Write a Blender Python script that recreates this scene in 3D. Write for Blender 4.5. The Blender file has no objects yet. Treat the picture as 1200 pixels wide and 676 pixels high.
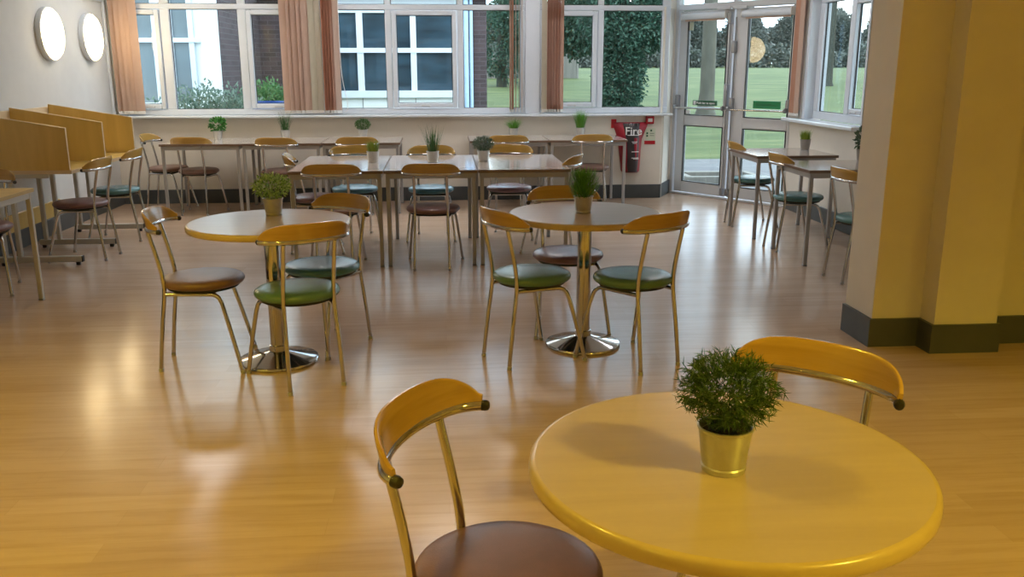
import bpy, math, random
from mathutils import Vector, Matrix, noise
PI = math.pi
R = math.radians
col = bpy.context.scene.collection
rnd = random.Random(7)

# ------------------------------------------------------------------ materials
def nodes(name):
    m = bpy.data.materials.new(name); m.use_nodes = True
    nt = m.node_tree; b = nt.nodes['Principled BSDF']
    return m, nt, b
def N(nt, kind, **kw):
    n = nt.nodes.new(kind)
    for k, v in kw.items():
        if k in n.inputs: n.inputs[k].default_value = v
        else: setattr(n, k, v)
    return n
def rgb(c): return (c[0], c[1], c[2], 1)
def ramp(nt, fac, stops):
    r = nt.nodes.new('ShaderNodeValToRGB'); e = r.color_ramp.elements
    while len(e) < len(stops): e.new(0.5)
    for i, (p, c) in enumerate(stops): e[i].position = p; e[i].color = rgb(c)
    nt.links.new(fac, r.inputs['Fac']); return r
def coords(nt, kind='Object', scale=(1, 1, 1), rot=(0, 0, 0)):
    t = nt.nodes.new('ShaderNodeTexCoord'); m = nt.nodes.new('ShaderNodeMapping')
    m.inputs['Scale'].default_value = scale; m.inputs['Rotation'].default_value = rot
    nt.links.new(t.outputs[kind], m.inputs['Vector']); return m.outputs['Vector']
def mat(name, c, rough=.5, metal=0, var=.06, scale=8, bump=0, bscale=80, coat=0, spec=None, stretch=(1, 1, 1), emit=None):
    m, nt, b = nodes(name)
    b.inputs['Roughness'].default_value = rough; b.inputs['Metallic'].default_value = metal
    b.inputs['Coat Weight'].default_value = coat; b.inputs['Coat Roughness'].default_value = .08
    if spec is not None: b.inputs['Specular IOR Level'].default_value = spec
    v = coords(nt, 'Object', stretch)
    n = N(nt, 'ShaderNodeTexNoise', Scale=scale, Detail=4); nt.links.new(v, n.inputs['Vector'])
    lo = tuple(x * (1 - var) for x in c); hi = tuple(min(1, x * (1 + var)) for x in c)
    r = ramp(nt, n.outputs['Fac'], [(.3, lo), (.7, hi)])
    nt.links.new(r.outputs['Color'], b.inputs['Base Color'])
    if bump:
        n2 = N(nt, 'ShaderNodeTexNoise', Scale=bscale, Detail=3); nt.links.new(v, n2.inputs['Vector'])
        bp = N(nt, 'ShaderNodeBump', Strength=bump, Distance=.002)
        nt.links.new(n2.outputs['Fac'], bp.inputs['Height']); nt.links.new(bp.outputs['Normal'], b.inputs['Normal'])
    if emit:
        b.inputs['Emission Color'].default_value = rgb(emit[0]); b.inputs['Emission Strength'].default_value = emit[1]
    return m
def wood(name, a, c, rough=.3, stretch=(2, 30, 30), coat=.3):
    m, nt, b = nodes(name)
    v = coords(nt, 'Object', stretch)
    n = N(nt, 'ShaderNodeTexNoise', Scale=1.0, Detail=6, Roughness=.6, Distortion=.4); nt.links.new(v, n.inputs['Vector'])
    r = ramp(nt, n.outputs['Fac'], [(.3, a), (.7, c)])
    nt.links.new(r.outputs['Color'], b.inputs['Base Color'])
    b.inputs['Roughness'].default_value = rough; b.inputs['Coat Weight'].default_value = coat; b.inputs['Coat Roughness'].default_value = .12
    return m
def floor_mat():
    m, nt, b = nodes('vinyl_plank')
    v = coords(nt, 'Object', (1, 1, 1))
    br = N(nt, 'ShaderNodeTexBrick', Scale=1.0); br.offset = .37; br.squash = 1
    br.inputs['Brick Width'].default_value = 1.1; br.inputs['Row Height'].default_value = .11
    br.inputs['Mortar Size'].default_value = .0012; br.inputs['Mortar Smooth'].default_value = .3
    br.inputs['Color1'].default_value = (.49, .35, .25, 1); br.inputs['Color2'].default_value = (.545, .40, .295, 1)
    br.inputs['Mortar'].default_value = (.47, .335, .235, 1)
    nt.links.new(v, br.inputs['Vector'])
    v2 = coords(nt, 'Object', (1.3, 16, 1))
    n = N(nt, 'ShaderNodeTexNoise', Scale=1.6, Detail=7, Roughness=.65, Distortion=.3); nt.links.new(v2, n.inputs['Vector'])
    r = ramp(nt, n.outputs['Fac'], [(.3, (.84, .80, .76)), (.55, (1, 1, 1)), (.75, (1.0, .98, .95))])
    mx = N(nt, 'ShaderNodeMix', data_type='RGBA', blend_type='MULTIPLY'); mx.inputs['Factor'].default_value = .8
    nt.links.new(br.outputs['Color'], mx.inputs['A']); nt.links.new(r.outputs['Color'], mx.inputs['B'])
    nt.links.new(mx.outputs['Result'], b.inputs['Base Color'])
    n3 = N(nt, 'ShaderNodeTexNoise', Scale=1.2, Detail=4)
    nt.links.new(coords(nt, 'Object', (1, 3, 1)), n3.inputs['Vector'])
    mr = N(nt, 'ShaderNodeMapRange'); mr.inputs['To Min'].default_value = .17; mr.inputs['To Max'].default_value = .25
    nt.links.new(n3.outputs['Fac'], mr.inputs['Value']); nt.links.new(mr.outputs['Result'], b.inputs['Roughness'])
    n4 = N(nt, 'ShaderNodeTexNoise', Scale=5, Detail=2)
    nt.links.new(coords(nt, 'Object', (1, 2.5, 1)), n4.inputs['Vector'])
    bp = N(nt, 'ShaderNodeBump', Strength=.10, Distance=.004); nt.links.new(n4.outputs['Fac'], bp.inputs['Height'])
    nt.links.new(bp.outputs['Normal'], b.inputs['Normal'])
    b.inputs['Specular IOR Level'].default_value = .6
    return m
def brick_mat():
    m, nt, b = nodes('dark_brick')
    v = coords(nt, 'Object', (1, 1, 1))
    sp = N(nt, 'ShaderNodeSeparateXYZ'); nt.links.new(v, sp.inputs[0])
    ad = N(nt, 'ShaderNodeMath', operation='ADD'); nt.links.new(sp.outputs['X'], ad.inputs[0]); nt.links.new(sp.outputs['Y'], ad.inputs[1])
    cb = N(nt, 'ShaderNodeCombineXYZ'); nt.links.new(ad.outputs[0], cb.inputs['X']); nt.links.new(sp.outputs['Z'], cb.inputs['Y'])
    br = N(nt, 'ShaderNodeTexBrick', Scale=1.0)
    br.inputs['Brick Width'].default_value = .225; br.inputs['Row Height'].default_value = .075; br.inputs['Mortar Size'].default_value = .006
    br.inputs['Color1'].default_value = (.052, .036, .040, 1); br.inputs['Color2'].default_value = (.082, .056, .062, 1); br.inputs['Mortar'].default_value = (.10, .088, .095, 1)
    nt.links.new(cb.outputs[0], br.inputs['Vector']); nt.links.new(br.outputs['Color'], b.inputs['Base Color'])
    b.inputs['Roughness'].default_value = .9
    return m
def glass_mat(name='window_glass', refl=1.0, tint=(.93, .97, .96)):
    m, nt, b = nodes(name); nt.nodes.remove(b)
    out = nt.nodes['Material Output']
    tr = N(nt, 'ShaderNodeBsdfTransparent'); tr.inputs['Color'].default_value = rgb(tint)
    gl = N(nt, 'ShaderNodeBsdfGlossy'); gl.inputs['Roughness'].default_value = 0.0
    fr = N(nt, 'ShaderNodeFresnel', IOR=1.5); mx = N(nt, 'ShaderNodeMixShader')
    mu = N(nt, 'ShaderNodeMath', operation='MULTIPLY'); mu.inputs[1].default_value = refl
    ge = N(nt, 'ShaderNodeNewGeometry'); iv = N(nt, 'ShaderNodeMath', operation='SUBTRACT'); iv.inputs[0].default_value = 1; nt.links.new(ge.outputs['Backfacing'], iv.inputs[1])
    m2 = N(nt, 'ShaderNodeMath', operation='MULTIPLY'); nt.links.new(fr.outputs[0], m2.inputs[0]); nt.links.new(iv.outputs[0], m2.inputs[1])
    nt.links.new(m2.outputs[0], mu.inputs[0]); nt.links.new(mu.outputs[0], mx.inputs[0])
    nt.links.new(tr.outputs[0], mx.inputs[1]); nt.links.new(gl.outputs[0], mx.inputs[2]); nt.links.new(mx.outputs[0], out.inputs['Surface'])
    return m
def leaf_mat(name, a, c, trans=.25, rough=.55):
    m, nt, b = nodes(name)
    g = N(nt, 'ShaderNodeNewGeometry')
    r = ramp(nt, g.outputs['Random Per Island'], [(0, a), (1, c)])
    nt.links.new(r.outputs['Color'], b.inputs['Base Color']); b.inputs['Roughness'].default_value = rough
    out = nt.nodes['Material Output']
    tl = N(nt, 'ShaderNodeBsdfTranslucent'); nt.links.new(r.outputs['Color'], tl.inputs['Color'])
    mx = N(nt, 'ShaderNodeMixShader'); mx.inputs[0].default_value = trans
    nt.links.new(b.outputs[0], mx.inputs[1]); nt.links.new(tl.outputs[0], mx.inputs[2]); nt.links.new(mx.outputs[0], out.inputs['Surface'])
    return m
def grass_mat():
    m, nt, b = nodes('lawn_grass')
    n = N(nt, 'ShaderNodeTexNoise', Scale=1.1, Detail=8, Roughness=.75); nt.links.new(coords(nt, 'Object', (.35, 1.6, 1)), n.inputs['Vector'])
    r = ramp(nt, n.outputs['Fac'], [(.34, (.030, .052, .008)), (.5, (.055, .085, .016)), (.66, (.115, .13, .04))])
    nt.links.new(r.outputs['Color'], b.inputs['Base Color']); b.inputs['Roughness'].default_value = .9
    return m
def paving_mat():
    m, nt, b = nodes('concrete_paving')
    br = N(nt, 'ShaderNodeTexBrick', Scale=1.0); br.offset = .5
    br.inputs['Brick Width'].default_value = .9; br.inputs['Row Height'].default_value = .6; br.inputs['Mortar Size'].default_value = .01
    br.inputs['Color1'].default_value = (.095, .095, .105, 1); br.inputs['Color2'].default_value = (.125, .125, .13, 1); br.inputs['Mortar'].default_value = (.2, .2, .2, 1)
    nt.links.new(coords(nt, 'Object'), br.inputs['Vector'])
    n = N(nt, 'ShaderNodeTexNoise', Scale=3, Detail=6); nt.links.new(coords(nt, 'Object'), n.inputs['Vector'])
    r = ramp(nt, n.outputs['Fac'], [(.3, (.7, .7, .7)), (.7, (1, 1, 1))])
    mx = N(nt, 'ShaderNodeMix', data_type='RGBA', blend_type='MULTIPLY'); mx.inputs['Factor'].default_value = .8
    nt.links.new(br.outputs['Color'], mx.inputs['A']); nt.links.new(r.outputs['Color'], mx.inputs['B'])
    nt.links.new(mx.outputs['Result'], b.inputs['Base Color']); b.inputs['Roughness'].default_value = .7
    return m
M = dict(
    floor=floor_mat(), brick=brick_mat(), glass=glass_mat(), dark_glass=glass_mat('reflecting_glass', 2.2, (.55, .62, .66)),
    lawn=grass_mat(), paving=paving_mat(),
    wall=mat('cream_wall_paint', (.74, .70, .63), .7, var=.02, bump=.15, bscale=160),
    wall_grey=mat('pale_grey_wall_paint', (.66, .67, .67), .7, var=.02, bump=.15, bscale=160),
    ceiling=mat('white_ceiling_paint', (.8, .8, .78), .8, var=.02),
    skirt=mat('dark_grey_skirting', (.07, .08, .085), .45, var=.08),
    upvc=mat('white_window_plastic', (.68, .74, .82), .3, var=.02),
    sill=mat('white_gloss_sill', (.72, .78, .85), .15, var=.02),
    doorf=mat('off_white_door_metal', (.60, .62, .65), .35, var=.02),
    greym=mat('grey_hardware', (.30, .31, .33), .35, metal=.4, var=.05),
    seal=mat('black_rubber', (.02, .02, .022), .5),
    chrome=mat('chrome', (.56, .555, .55), .10, metal=1, var=.03),
    steel=mat('brushed_grey_steel', (.40, .40, .41), .35, metal=.1, var=.05),
    creamleg=mat('pale_painted_steel', (.55, .54, .50), .35, metal=.2, var=.04),
    beech=wood('lacquered_beech_ply', (.41, .245, .055), (.53, .335, .085), .22, (3, 3, 40), .5),
    beech_dark=wood('beech_edge', (.33, .19, .08), (.48, .30, .14), .35, (3, 3, 60), .3),
    carrel=wood('beech_veneer_panel', (.62, .42, .115), (.80, .58, .185), .35, (5, 5, .7), .3),
    carrel_edge=mat('pale_wood_edging', (.74, .60, .40), .4, var=.05),
    table_top=wood('beech_laminate', (.45, .35, .265), (.505, .40, .31), .28, (3, 22, 22), .12),
    table_edge=wood('beech_bullnose', (.48, .36, .17), (.54, .42, .21), .3, (8, 8, 8), .3),
    grey_top=wood('greyish_beech_laminate', (.52, .46, .43), (.60, .54, .51), .1, (3, 22, 22), .3),
    grey_edge=mat('brown_edge_band', (.20, .135, .10), .4, var=.08),
    maroon=mat('maroon_vinyl', (.19, .10, .10), .34, var=.14, scale=12, bump=.25, bscale=300),
    brown=mat('brown_vinyl', (.20, .115, .09), .4, var=.14, scale=12, bump=.25, bscale=300),
    mauve=mat('mauve_vinyl', (.22, .13, .16), .25, var=.12, scale=12, bump=.25, bscale=300),
    teal=mat('teal_vinyl', (.085, .22, .24), .25, var=.12, scale=12, bump=.25, bscale=300),
    blue=mat('blue_vinyl', (.08, .23, .32), .25, var=.12, scale=12, bump=.25, bscale=300),
    green=mat('green_vinyl', (.10, .205, .135), .25, var=.12, scale=12, bump=.25, bscale=300),
    galv=mat('galvanised_tin', (.56, .56, .53), .34, metal=.65, var=.1, scale=30),
    greypot=mat('grey_clay_pot', (.33, .31, .29), .7, var=.1),
    soil=mat('dark_soil', (.02, .014, .01), .95, var=.3, scale=60, bump=.6, bscale=150),
    peach=mat('peach_blind_fabric', (.68, .50, .40), .85, var=.03, bump=.3, bscale=250),
    cream_blind=mat('blind_fabric_lit_cream', (.62, .58, .47), .85, var=.03, bump=.3, bscale=250),  # same fabric as peach; backlit versus front-lit difference put into the colour
    rust=mat('blind_fabric_lit_rust', (.62, .34, .23), .85, var=.05, bump=.3, bscale=250),  # again the one blind fabric, its lighting painted as a rust tone
    chainw=mat('white_plastic', (.75, .74, .72), .4),
    red=mat('red_cover_fabric', (.34, .008, .025), .4, var=.12, scale=10, bump=.2, bscale=40),
    redbox=mat('red_plastic', (.42, .01, .02), .35),
    blackf=mat('black_cover_panel', (.035, .03, .035), .35, var=.2),
    white=mat('white_print', (.8, .8, .8), .5), notice=mat('pale_green_notice', (.60, .66, .52), .5),
    exitg=mat('green_sign', (.005, .22, .075), .4), exitd=mat('dark_green_sign', (.004, .085, .03), .4),
    fascia=mat('white_fascia', (.86, .89, .9), .5, var=.02), bluewhite=mat('pale_blue_pipe', (.42, .58, .80), .35),
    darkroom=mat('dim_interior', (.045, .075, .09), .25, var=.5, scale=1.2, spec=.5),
    trunk=mat('tree_bark', (.085, .08, .062), .9, var=.25, scale=6, bump=.6, bscale=14, stretch=(1, 1, .3)),
    darkbark=mat('dark_bark', (.035, .04, .03), .9, var=.25), fence=mat('weathered_boards', (.20, .19, .17), .85, var=.15, scale=3, stretch=(8, 8, .6)),
    dim_pane=mat('dark_teal_window', (.03, .06, .085), .04, var=.45, scale=1.4, stretch=(1, 1, 3)), pale_pane=mat('pale_teal_window', (.13, .17, .19), .05, var=.2, scale=1.4),
    tub=mat('blue_plastic', (.01, .08, .35), .4),
    l_near=leaf_mat('heather_leaf', (.035, .085, .02), (.10, .20, .05)),
    l_var=leaf_mat('variegated_leaf', (.09, .26, .02), (.66, .80, .30), .25),
    l_grass=leaf_mat('grass_blade', (.04, .17, .015), (.19, .44, .05)),
    l_yel=leaf_mat('yellow_green_blade', (.12, .22, .02), (.34, .42, .05)),
    l_dark=leaf_mat('dark_blade', (.025, .085, .025), (.08, .19, .06)),
    l_grey=leaf_mat('grey_green_leaf', (.05, .10, .06), (.13, .19, .12)),
    l_broad=leaf_mat('broad_green_leaf', (.02, .12, .02), (.08, .30, .05)),
    o_shrub=leaf_mat('grey_green_shrub_leaf', (.09, .16, .12), (.26, .34, .27), .3),
    o_shrub2=leaf_mat('fresh_green_shrub_leaf', (.03, .13, .035), (.16, .30, .12), .3),
    o_ivy=leaf_mat('ivy_leaf', (.014, .055, .036), (.06, .14, .095), .2),
    o_con=leaf_mat('conifer_leaf', (.02, .06, .04), (.06, .13, .09), .2),
    o_wood=leaf_mat('winter_wood_leaf', (.045, .06, .05), (.13, .15, .13), .2),
    o_far=leaf_mat('distant_leaf', (.18, .26, .24), (.34, .42, .38), .2),
    grout=mat('black_plastic', (.015, .015, .015), .4),
)
def lamp_mat(name, c, s):
    m, nt, b = nodes(name); b.inputs['Base Color'].default_value = (.9, .9, .9, 1)
    b.inputs['Emission Color'].default_value = rgb(c); b.inputs['Emission Strength'].default_value = s; return m
M['lamp'] = lamp_mat('opal_diffuser', (1, .76, .40), 15.0)
M['warm_lamp'] = lamp_mat('warm_downlight', (1, .62, .18), 8.0)

# ------------------------------------------------------------------ mesh helpers
class MB:
    def __init__(s): s.v = []; s.f = []; s.m = []; s.T = None
    def add(s, vs, fs, mi=0):
        o = len(s.v)
        if s.T: vs = [s.T(*p) for p in vs]
        s.v += [tuple(p) for p in vs]; s.f += [tuple(i + o for i in f) for f in fs]; s.m += [mi] * len(fs); return s
    def box(s, x0, x1, y0, y1, z0, z1, mi=0, bev=0):
        if bev:
            b = min(bev, abs(x1 - x0) / 2.01, abs(y1 - y0) / 2.01, abs(z1 - z0) / 2.01)
            vs = []
            for z, ins in ((z0, b), (z0 + b, 0), (z1 - b, 0), (z1, b)):
                i = ins
                vs += [(x0 + b + i * 0, y0 + i, z), (x1 - b - i * 0, y0 + i, z), (x1 - i, y0 + b, z), (x1 - i, y1 - b, z), (x1 - b, y1 - i, z), (x0 + b, y1 - i, z), (x0 + i, y1 - b, z), (x0 + i, y0 + b, z)]
            fs = [tuple(range(7, -1, -1)), tuple(range(24, 32))]
            for k in range(3):
                for j in range(8): a = k * 8 + j; c = k * 8 + (j + 1) % 8; fs.append((a, c, c + 8, a + 8))
            return s.add(vs, fs, mi)
        vs = [(x, y, z) for z in (z0, z1) for y in (y0, y1) for x in (x0, x1)]
        return s.add(vs, [(0, 2, 3, 1), (4, 5, 7, 6), (0, 1, 5, 4), (1, 3, 7, 5), (3, 2, 6, 7), (2, 0, 4, 6)], mi)
    def tube(s, pts, r, seg=10, mi=0, caps=True):
        pts = [Vector(p) for p in pts]; n = len(pts); rs = r if isinstance(r, (list, tuple)) else [r] * n
        T = [(pts[min(i + 1, n - 1)] - pts[max(i - 1, 0)]).normalized() for i in range(n)]
        up = Vector((0, 0, 1)) if abs(T[0].z) < .9 else Vector((1, 0, 0))
        a = T[0].cross(up).normalized(); vs = []
        for i in range(n):
            a = (a - T[i] * a.dot(T[i])).normalized(); b = T[i].cross(a)
            for k in range(seg):
                t = 2 * PI * k / seg; vs.append(pts[i] + (a * math.cos(t) + b * math.sin(t)) * rs[i])
        fs = [(i * seg + k, i * seg + (k + 1) % seg, (i + 1) * seg + (k + 1) % seg, (i + 1) * seg + k) for i in range(n - 1) for k in range(seg)]
        if caps: fs += [tuple(range(seg - 1, -1, -1)), tuple(range((n - 1) * seg, n * seg))]
        return s.add(vs, fs, mi)
    def lathe(s, prof, seg=32, c=(0, 0, 0), axis='z', mi=0):
        vs = []
        for r, z in prof:
            for k in range(seg):
                t = 2 * PI * k / seg; x, y = r * math.cos(t), r * math.sin(t)
                p = (x, y, z) if axis == 'z' else ((z, x, y) if axis == 'x' else (x, z, y))
                vs.append((p[0] + c[0], p[1] + c[1], p[2] + c[2]))
        fs = [(i * seg + k, i * seg + (k + 1) % seg, (i + 1) * seg + (k + 1) % seg, (i + 1) * seg + k) for i in range(len(prof) - 1) for k in range(seg)]
        fs += [tuple(range(seg - 1, -1, -1)), tuple(range((len(prof) - 1) * seg, len(prof) * seg))]
        return s.add(vs, fs, mi)
    def ball(s, c, r, seg=10, mi=0, sq=(1, 1, 1)):
        prof = [(max(1e-4, r * math.sin(PI * i / seg)), -r * math.cos(PI * i / seg)) for i in range(seg + 1)]
        o = len(s.v); s.lathe(prof, seg, (0, 0, 0), mi=mi)
        T = s.T
        for i in range(o, len(s.v)):
            v = s.v[i]; s.v[i] = (v[0] * sq[0] + c[0], v[1] * sq[1] + c[1], v[2] * sq[2] + c[2])
        return s
    def build(s, name, mats, parent=None, smooth=True, loc=None):
        me = bpy.data.meshes.new(name); me.from_pydata(s.v, [], s.f)
        if not isinstance(mats, (list, tuple)): mats = [mats]
        for m in mats: me.materials.append(m)
        me.polygons.foreach_set('material_index', s.m); me.update()
        if smooth:
            me.polygons.foreach_set('use_smooth', [True] * len(s.f))
            try: me.set_sharp_from_angle(angle=R(38))
            except Exception: pass
        o = bpy.data.objects.new(name, me); col.objects.link(o)
        if parent: o.parent = parent
        if loc: o.location = loc
        return o
def smooth_path(P, n=5):
    P = [Vector(p) for p in P]; out = []
    for i in range(len(P) - 1):
        p0 = P[max(i - 1, 0)]; p1 = P[i]; p2 = P[i + 1]; p3 = P[min(i + 2, len(P) - 1)]
        for k in range(n):
            t = k / n
            out.append(.5 * ((2 * p1) + (p2 - p0) * t + (2 * p0 - 5 * p1 + 4 * p2 - p3) * t * t + (3 * p1 - p0 - 3 * p2 + p3) * t ** 3))
    return out + [P[-1]]
def tag(o, label=None, cat=None, group=None, kind=None):
    if label: o['label'] = label
    if cat: o['category'] = cat
    if group: o['group'] = group
    if kind: o['kind'] = kind
    return o
def empty(name, loc, rz=0, label=None, cat=None, group=None):
    o = bpy.data.objects.new(name, None); col.objects.link(o); o.empty_display_size = .1
    o.location = loc; o.rotation_euler = (0, 0, rz); return tag(o, label, cat, group)
def kids(o): return [c for c in bpy.data.objects if c.parent == o]
def copy_tree(o, parent=None):
    c = o.copy(); col.objects.link(c); c.parent = parent
    for ch in kids(o): copy_tree(ch, c)
    return c
def struct(name, mb, m, smooth=False): return tag(mb.build(name, m, None, smooth), kind='structure')
def text_mesh(name, s, size, m, parent, loc, rot, depth=.001, align='CENTER', sx=1):
    cu = bpy.data.curves.new(name, 'FONT'); cu.body = s; cu.size = size; cu.align_x = align; cu.align_y = 'CENTER'; cu.extrude = depth; cu.offset = size * .012
    t = bpy.data.objects.new(name + '_tmp', cu); col.objects.link(t)
    bpy.context.view_layer.update()
    me = bpy.data.meshes.new_from_object(t.evaluated_get(bpy.context.evaluated_depsgraph_get()))
    bpy.data.objects.remove(t); me.materials.clear(); me.materials.append(m)
    o = bpy.data.objects.new(name, me); col.objects.link(o); o.location = loc; o.rotation_euler = rot; o.scale = (sx, 1, 1); o.parent = parent
    return o

# ------------------------------------------------------------------ room shell
CZ = 2.75; WX0 = -3.55; BY = 10.12; RX = 3.66; FY = -3.2; FX = 5.0
D0 = Vector((2.72, 10.55, 0)); DD = Vector((.94, -1.3, 0)).normalized(); DL = 1.604; DN = Vector((-DD.y, DD.x, 0))  # DN outward
poly = [(WX0, FY), (FX, FY), (FX, 4.44), (RX, 4.6), (RX, 9.25), (2.72, 10.55), (2.50, 10.12), (WX0, 10.12)]
b = MB(); v = [(x, y, 0) for x, y in poly]; b.add(v + [(x, y, -.15) for x, y in poly], [tuple(range(8)), tuple(range(15, 7, -1))] + [(i, i + 8, (i + 1) % 8 + 8, (i + 1) % 8) for i in range(8)])
struct('floor', b, M['floor'])
b = MB(); b.box(WX0 - .3, FX + .3, FY - .3, 10.9, CZ, CZ + .2); struct('ceiling', b, M['ceiling'])
b = MB(); b.box(WX0 - .2, WX0, FY, 10.4, -.15, CZ); struct('wall_left', b, M['wall_grey'])
b = MB(); b.box(WX0 - .2, 2.50, BY, BY + .26, -.15, .94); b.box(WX0 - .2, 2.50, BY, BY + .26, 2.52, CZ)
# short return from the back wall to the door frame
def wallseg(b, x0, y0, x1, y1, z0, z1, th):
    d = Vector((x1 - x0, y1 - y0)).normalized(); n = Vector((-d.y, d.x)) * th
    vs = [(x0, y0), (x1, y1), (x1 + n.x, y1 + n.y), (x0 + n.x, y0 + n.y)]
    b.add([(p[0], p[1], z) for z in (z0, z1) for p in vs], [(0, 1, 2, 3), (7, 6, 5, 4), (0, 4, 5, 1), (1, 5, 6, 2), (2, 6, 7, 3), (3, 7, 4, 0)])
wallseg(b, 2.50, 10.12, 2.715, 10.548, -.15, 2.12, .02)
b.box(2.44, 2.53, 10.14, 10.56, -.15, .94); b.box(2.63, 2.73, 10.53, 10.62, -.15, CZ)
struct('wall_back', b, M['wall'])
b = MB(); b.box(RX, RX + .22, 9.0, 9.38, -.15, CZ); b.box(RX, RX + .22, 4.6, 9.0, -.15, .93); b.box(RX, RX + .22, 4.6, 7.62, .93, CZ); b.box(RX, RX + .22, 7.62, 9.0, 2.5, CZ)
struct('wall_right', b, M['wall'])
b = MB(); pz = [(2.29, 4.76), (2.29, 4.44), (2.56, 4.44), (2.56, 4.30), (2.905, 4.30), (2.905, 4.44), (FX, 4.44), (FX, 4.76)]
b.add([(p[0], p[1], z) for z in (-.15, CZ) for p in pz], [tuple(range(7, -1, -1)), tuple(range(8, 16))] + [(i, (i + 1) % 8, (i + 1) % 8 + 8, i + 8) for i in range(8)]); struct('wall_pillar', b, M['wall'])
b = MB(); b.box(FX, FX + .2, FY, 4.44, -.15, CZ); struct('wall_east', b, M['wall'])
b = MB(); b.box(WX0 - .2, FX + .2, FY - .2, FY, -.15, CZ); struct('wall_front', b, M['wall'])
# skirtings
SK = .155
b = MB(); b.box(WX0, WX0 + .016, FY, BY, 0, SK, bev=.005); struct('baseboard_left', b, M['skirt'])
b = MB(); b.box(WX0, 2.50, BY - .016, BY, 0, SK, bev=.005); wallseg(b, 2.505, 10.10, 2.722, 10.53, 0, SK, .014); struct('baseboard_back', b, M['skirt'])
b = MB(); b.box(RX - .016, RX, 4.77, 9.2, 0, SK, bev=.005); struct('baseboard_right', b, M['skirt'])
def extrude_poly(b, P, z0, z1):
    n = len(P); b.add([(p[0], p[1], z) for z in (z0, z1) for p in P], [tuple(range(n - 1, -1, -1)), tuple(range(n, 2 * n))] + [(i, (i + 1) % n, (i + 1) % n + n, i + n) for i in range(n)])
b = MB(); extrude_poly(b, [(2.29, 4.76), (2.272, 4.76), (2.272, 4.422), (2.542, 4.422), (2.542, 4.282), (2.923, 4.282), (2.923, 4.422), (FX, 4.422), (FX, 4.44), (2.905, 4.44), (2.905, 4.30), (2.56, 4.30), (2.56, 4.44), (2.29, 4.44)], 0, SK)
struct('baseboard_pillar', b, M['skirt'])
# wooden board above the skirting on the left wall, white conduit in the corner, trunking
b = MB(); b.box(WX0, WX0 + .018, 6.3, 8.45, SK + .002, .30, bev=.004); struct('trim_1', b, M['carrel'])
b = MB(); b.box(WX0, WX0 + .03, BY - .06, BY - .02, .95, CZ, bev=.006); struct('trim_2', b, M['upvc'])
b = MB(); b.box(WX0, WX0 + .035, 8.9, BY - .06, 2.14, 2.20, bev=.008); struct('trim_3', b, M['upvc'])

# ------------------------------------------------------------------ windows
def plane(P, d, n):
    P = Vector(P); d = Vector(d); n = Vector(n)
    return lambda u, t, z: tuple(P + d * u + n * t + Vector((0, 0, z)))
def ring(b, u0, u1, z0, z1, w, t0, t1, mi=0, bev=.006):
    ws = w if isinstance(w, tuple) else (w, w, w, w)  # left right bottom top
    b.box(u0, u0 + ws[0], t0, t1, z0, z1, mi, bev); b.box(u1 - ws[1], u1, t0, t1, z0, z1, mi, bev)
    b.box(u0 + ws[0], u1 - ws[1], t0, t1, z0, z0 + ws[2], mi, bev); b.box(u0 + ws[0], u1 - ws[1], t0, t1, z1 - ws[3], z1, mi, bev)
def window(name, T, u0, u1, z0, z1, zt, cells, f=.06):
    """cells: list of (ua, ub, opening) glass extents; zt = (transom bottom, transom top)"""
    root = empty(name, (0, 0, 0)); root['kind'] = 'structure'
    b = MB(); b.T = T
    b.box(u0, u1, 0, .07, z0, cells[0][3] - 0, 0, .006)
    b.box(u0, u1, 0, .07, z1 - .06, z1, 0, .006); b.box(u0, u1, 0, .07, zt[0], zt[1], 0, .006)
    edges = [u0] + sum([[c[0], c[1]] for c in cells], []) + [u1]
    for i in range(0, len(edges), 2):
        b.box(edges[i], edges[i + 1], 0, .07, cells[0][3], zt[0], 0, .006); b.box(edges[i], edges[i + 1], 0, .07, zt[1], z1 - .06, 0, .006)
    b.build('frame', M['upvc'], root)
    for ua, ub, op, zb in cells:
        if op:
            s = MB(); s.T = T; ring(s, ua + .006, ub - .006, zb + .006, zt[0] - .006, .05, -.018, .05, bev=.008)
            h = s.build('sash', M['upvc'], root); g = MB(); g.T = T; gm = .058
            k = MB(); k.T = T; um = (ua + ub) / 2; k.box(um - .05, um + .05, -.03, -.019, zb + .02, zb + .035, 0, .003); k.box(um + .03, um + .05, -.045, -.03, zb + .015, zb + .03, 0, .003)
            k.build('handle', M['doorf'], h)
        else: g = MB(); g.T = T; gm = .0
        sl = MB(); sl.T = T; ring(sl, ua + gm, ub - gm, zb + gm, zt[0] - gm, .006, .024, .036, bev=0); sl.build('seal', M['seal'], root, False)
        g.box(ua + gm, ub - gm, .028, .033, zb + gm, zt[0] - gm); g.build('pane', M['glass'], root, False)
        g = MB(); g.T = T; g.box(ua, ub, .028, .033, zt[1], z1 - .06); g.build('pane', M['glass'], root, False)
        sl = MB(); sl.T = T; ring(sl, ua, ub, zt[1], z1 - .06, .006, .024, .036, bev=0); sl.build('seal', M['seal'], root, False)
    return root
TB = plane((0, 10.14, 0), (1, 0, 0), (0, 1, 0))
ZT = (2.08, 2.135)
window('window_1', TB, -3.40, -1.32, .965, 2.50, ZT, [(-3.33, -2.985, 1, 1.03), (-2.885, -2.17, 0, 1.03), (-2.085, -1.48, 1, 1.03)])
window('window_2', TB, -1.20, .93, .965, 2.50, ZT, [(-1.11, -.60, 0, 1.03), (-.535, .185, 1, 1.03), (.25, .88, 0, 1.03)])
window('window_3', TB, 1.10, 2.56, .965, 2.50, ZT, [(1.17, 1.745, 1, 1.03), (1.81, 2.47, 0, 1.03)])
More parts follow.
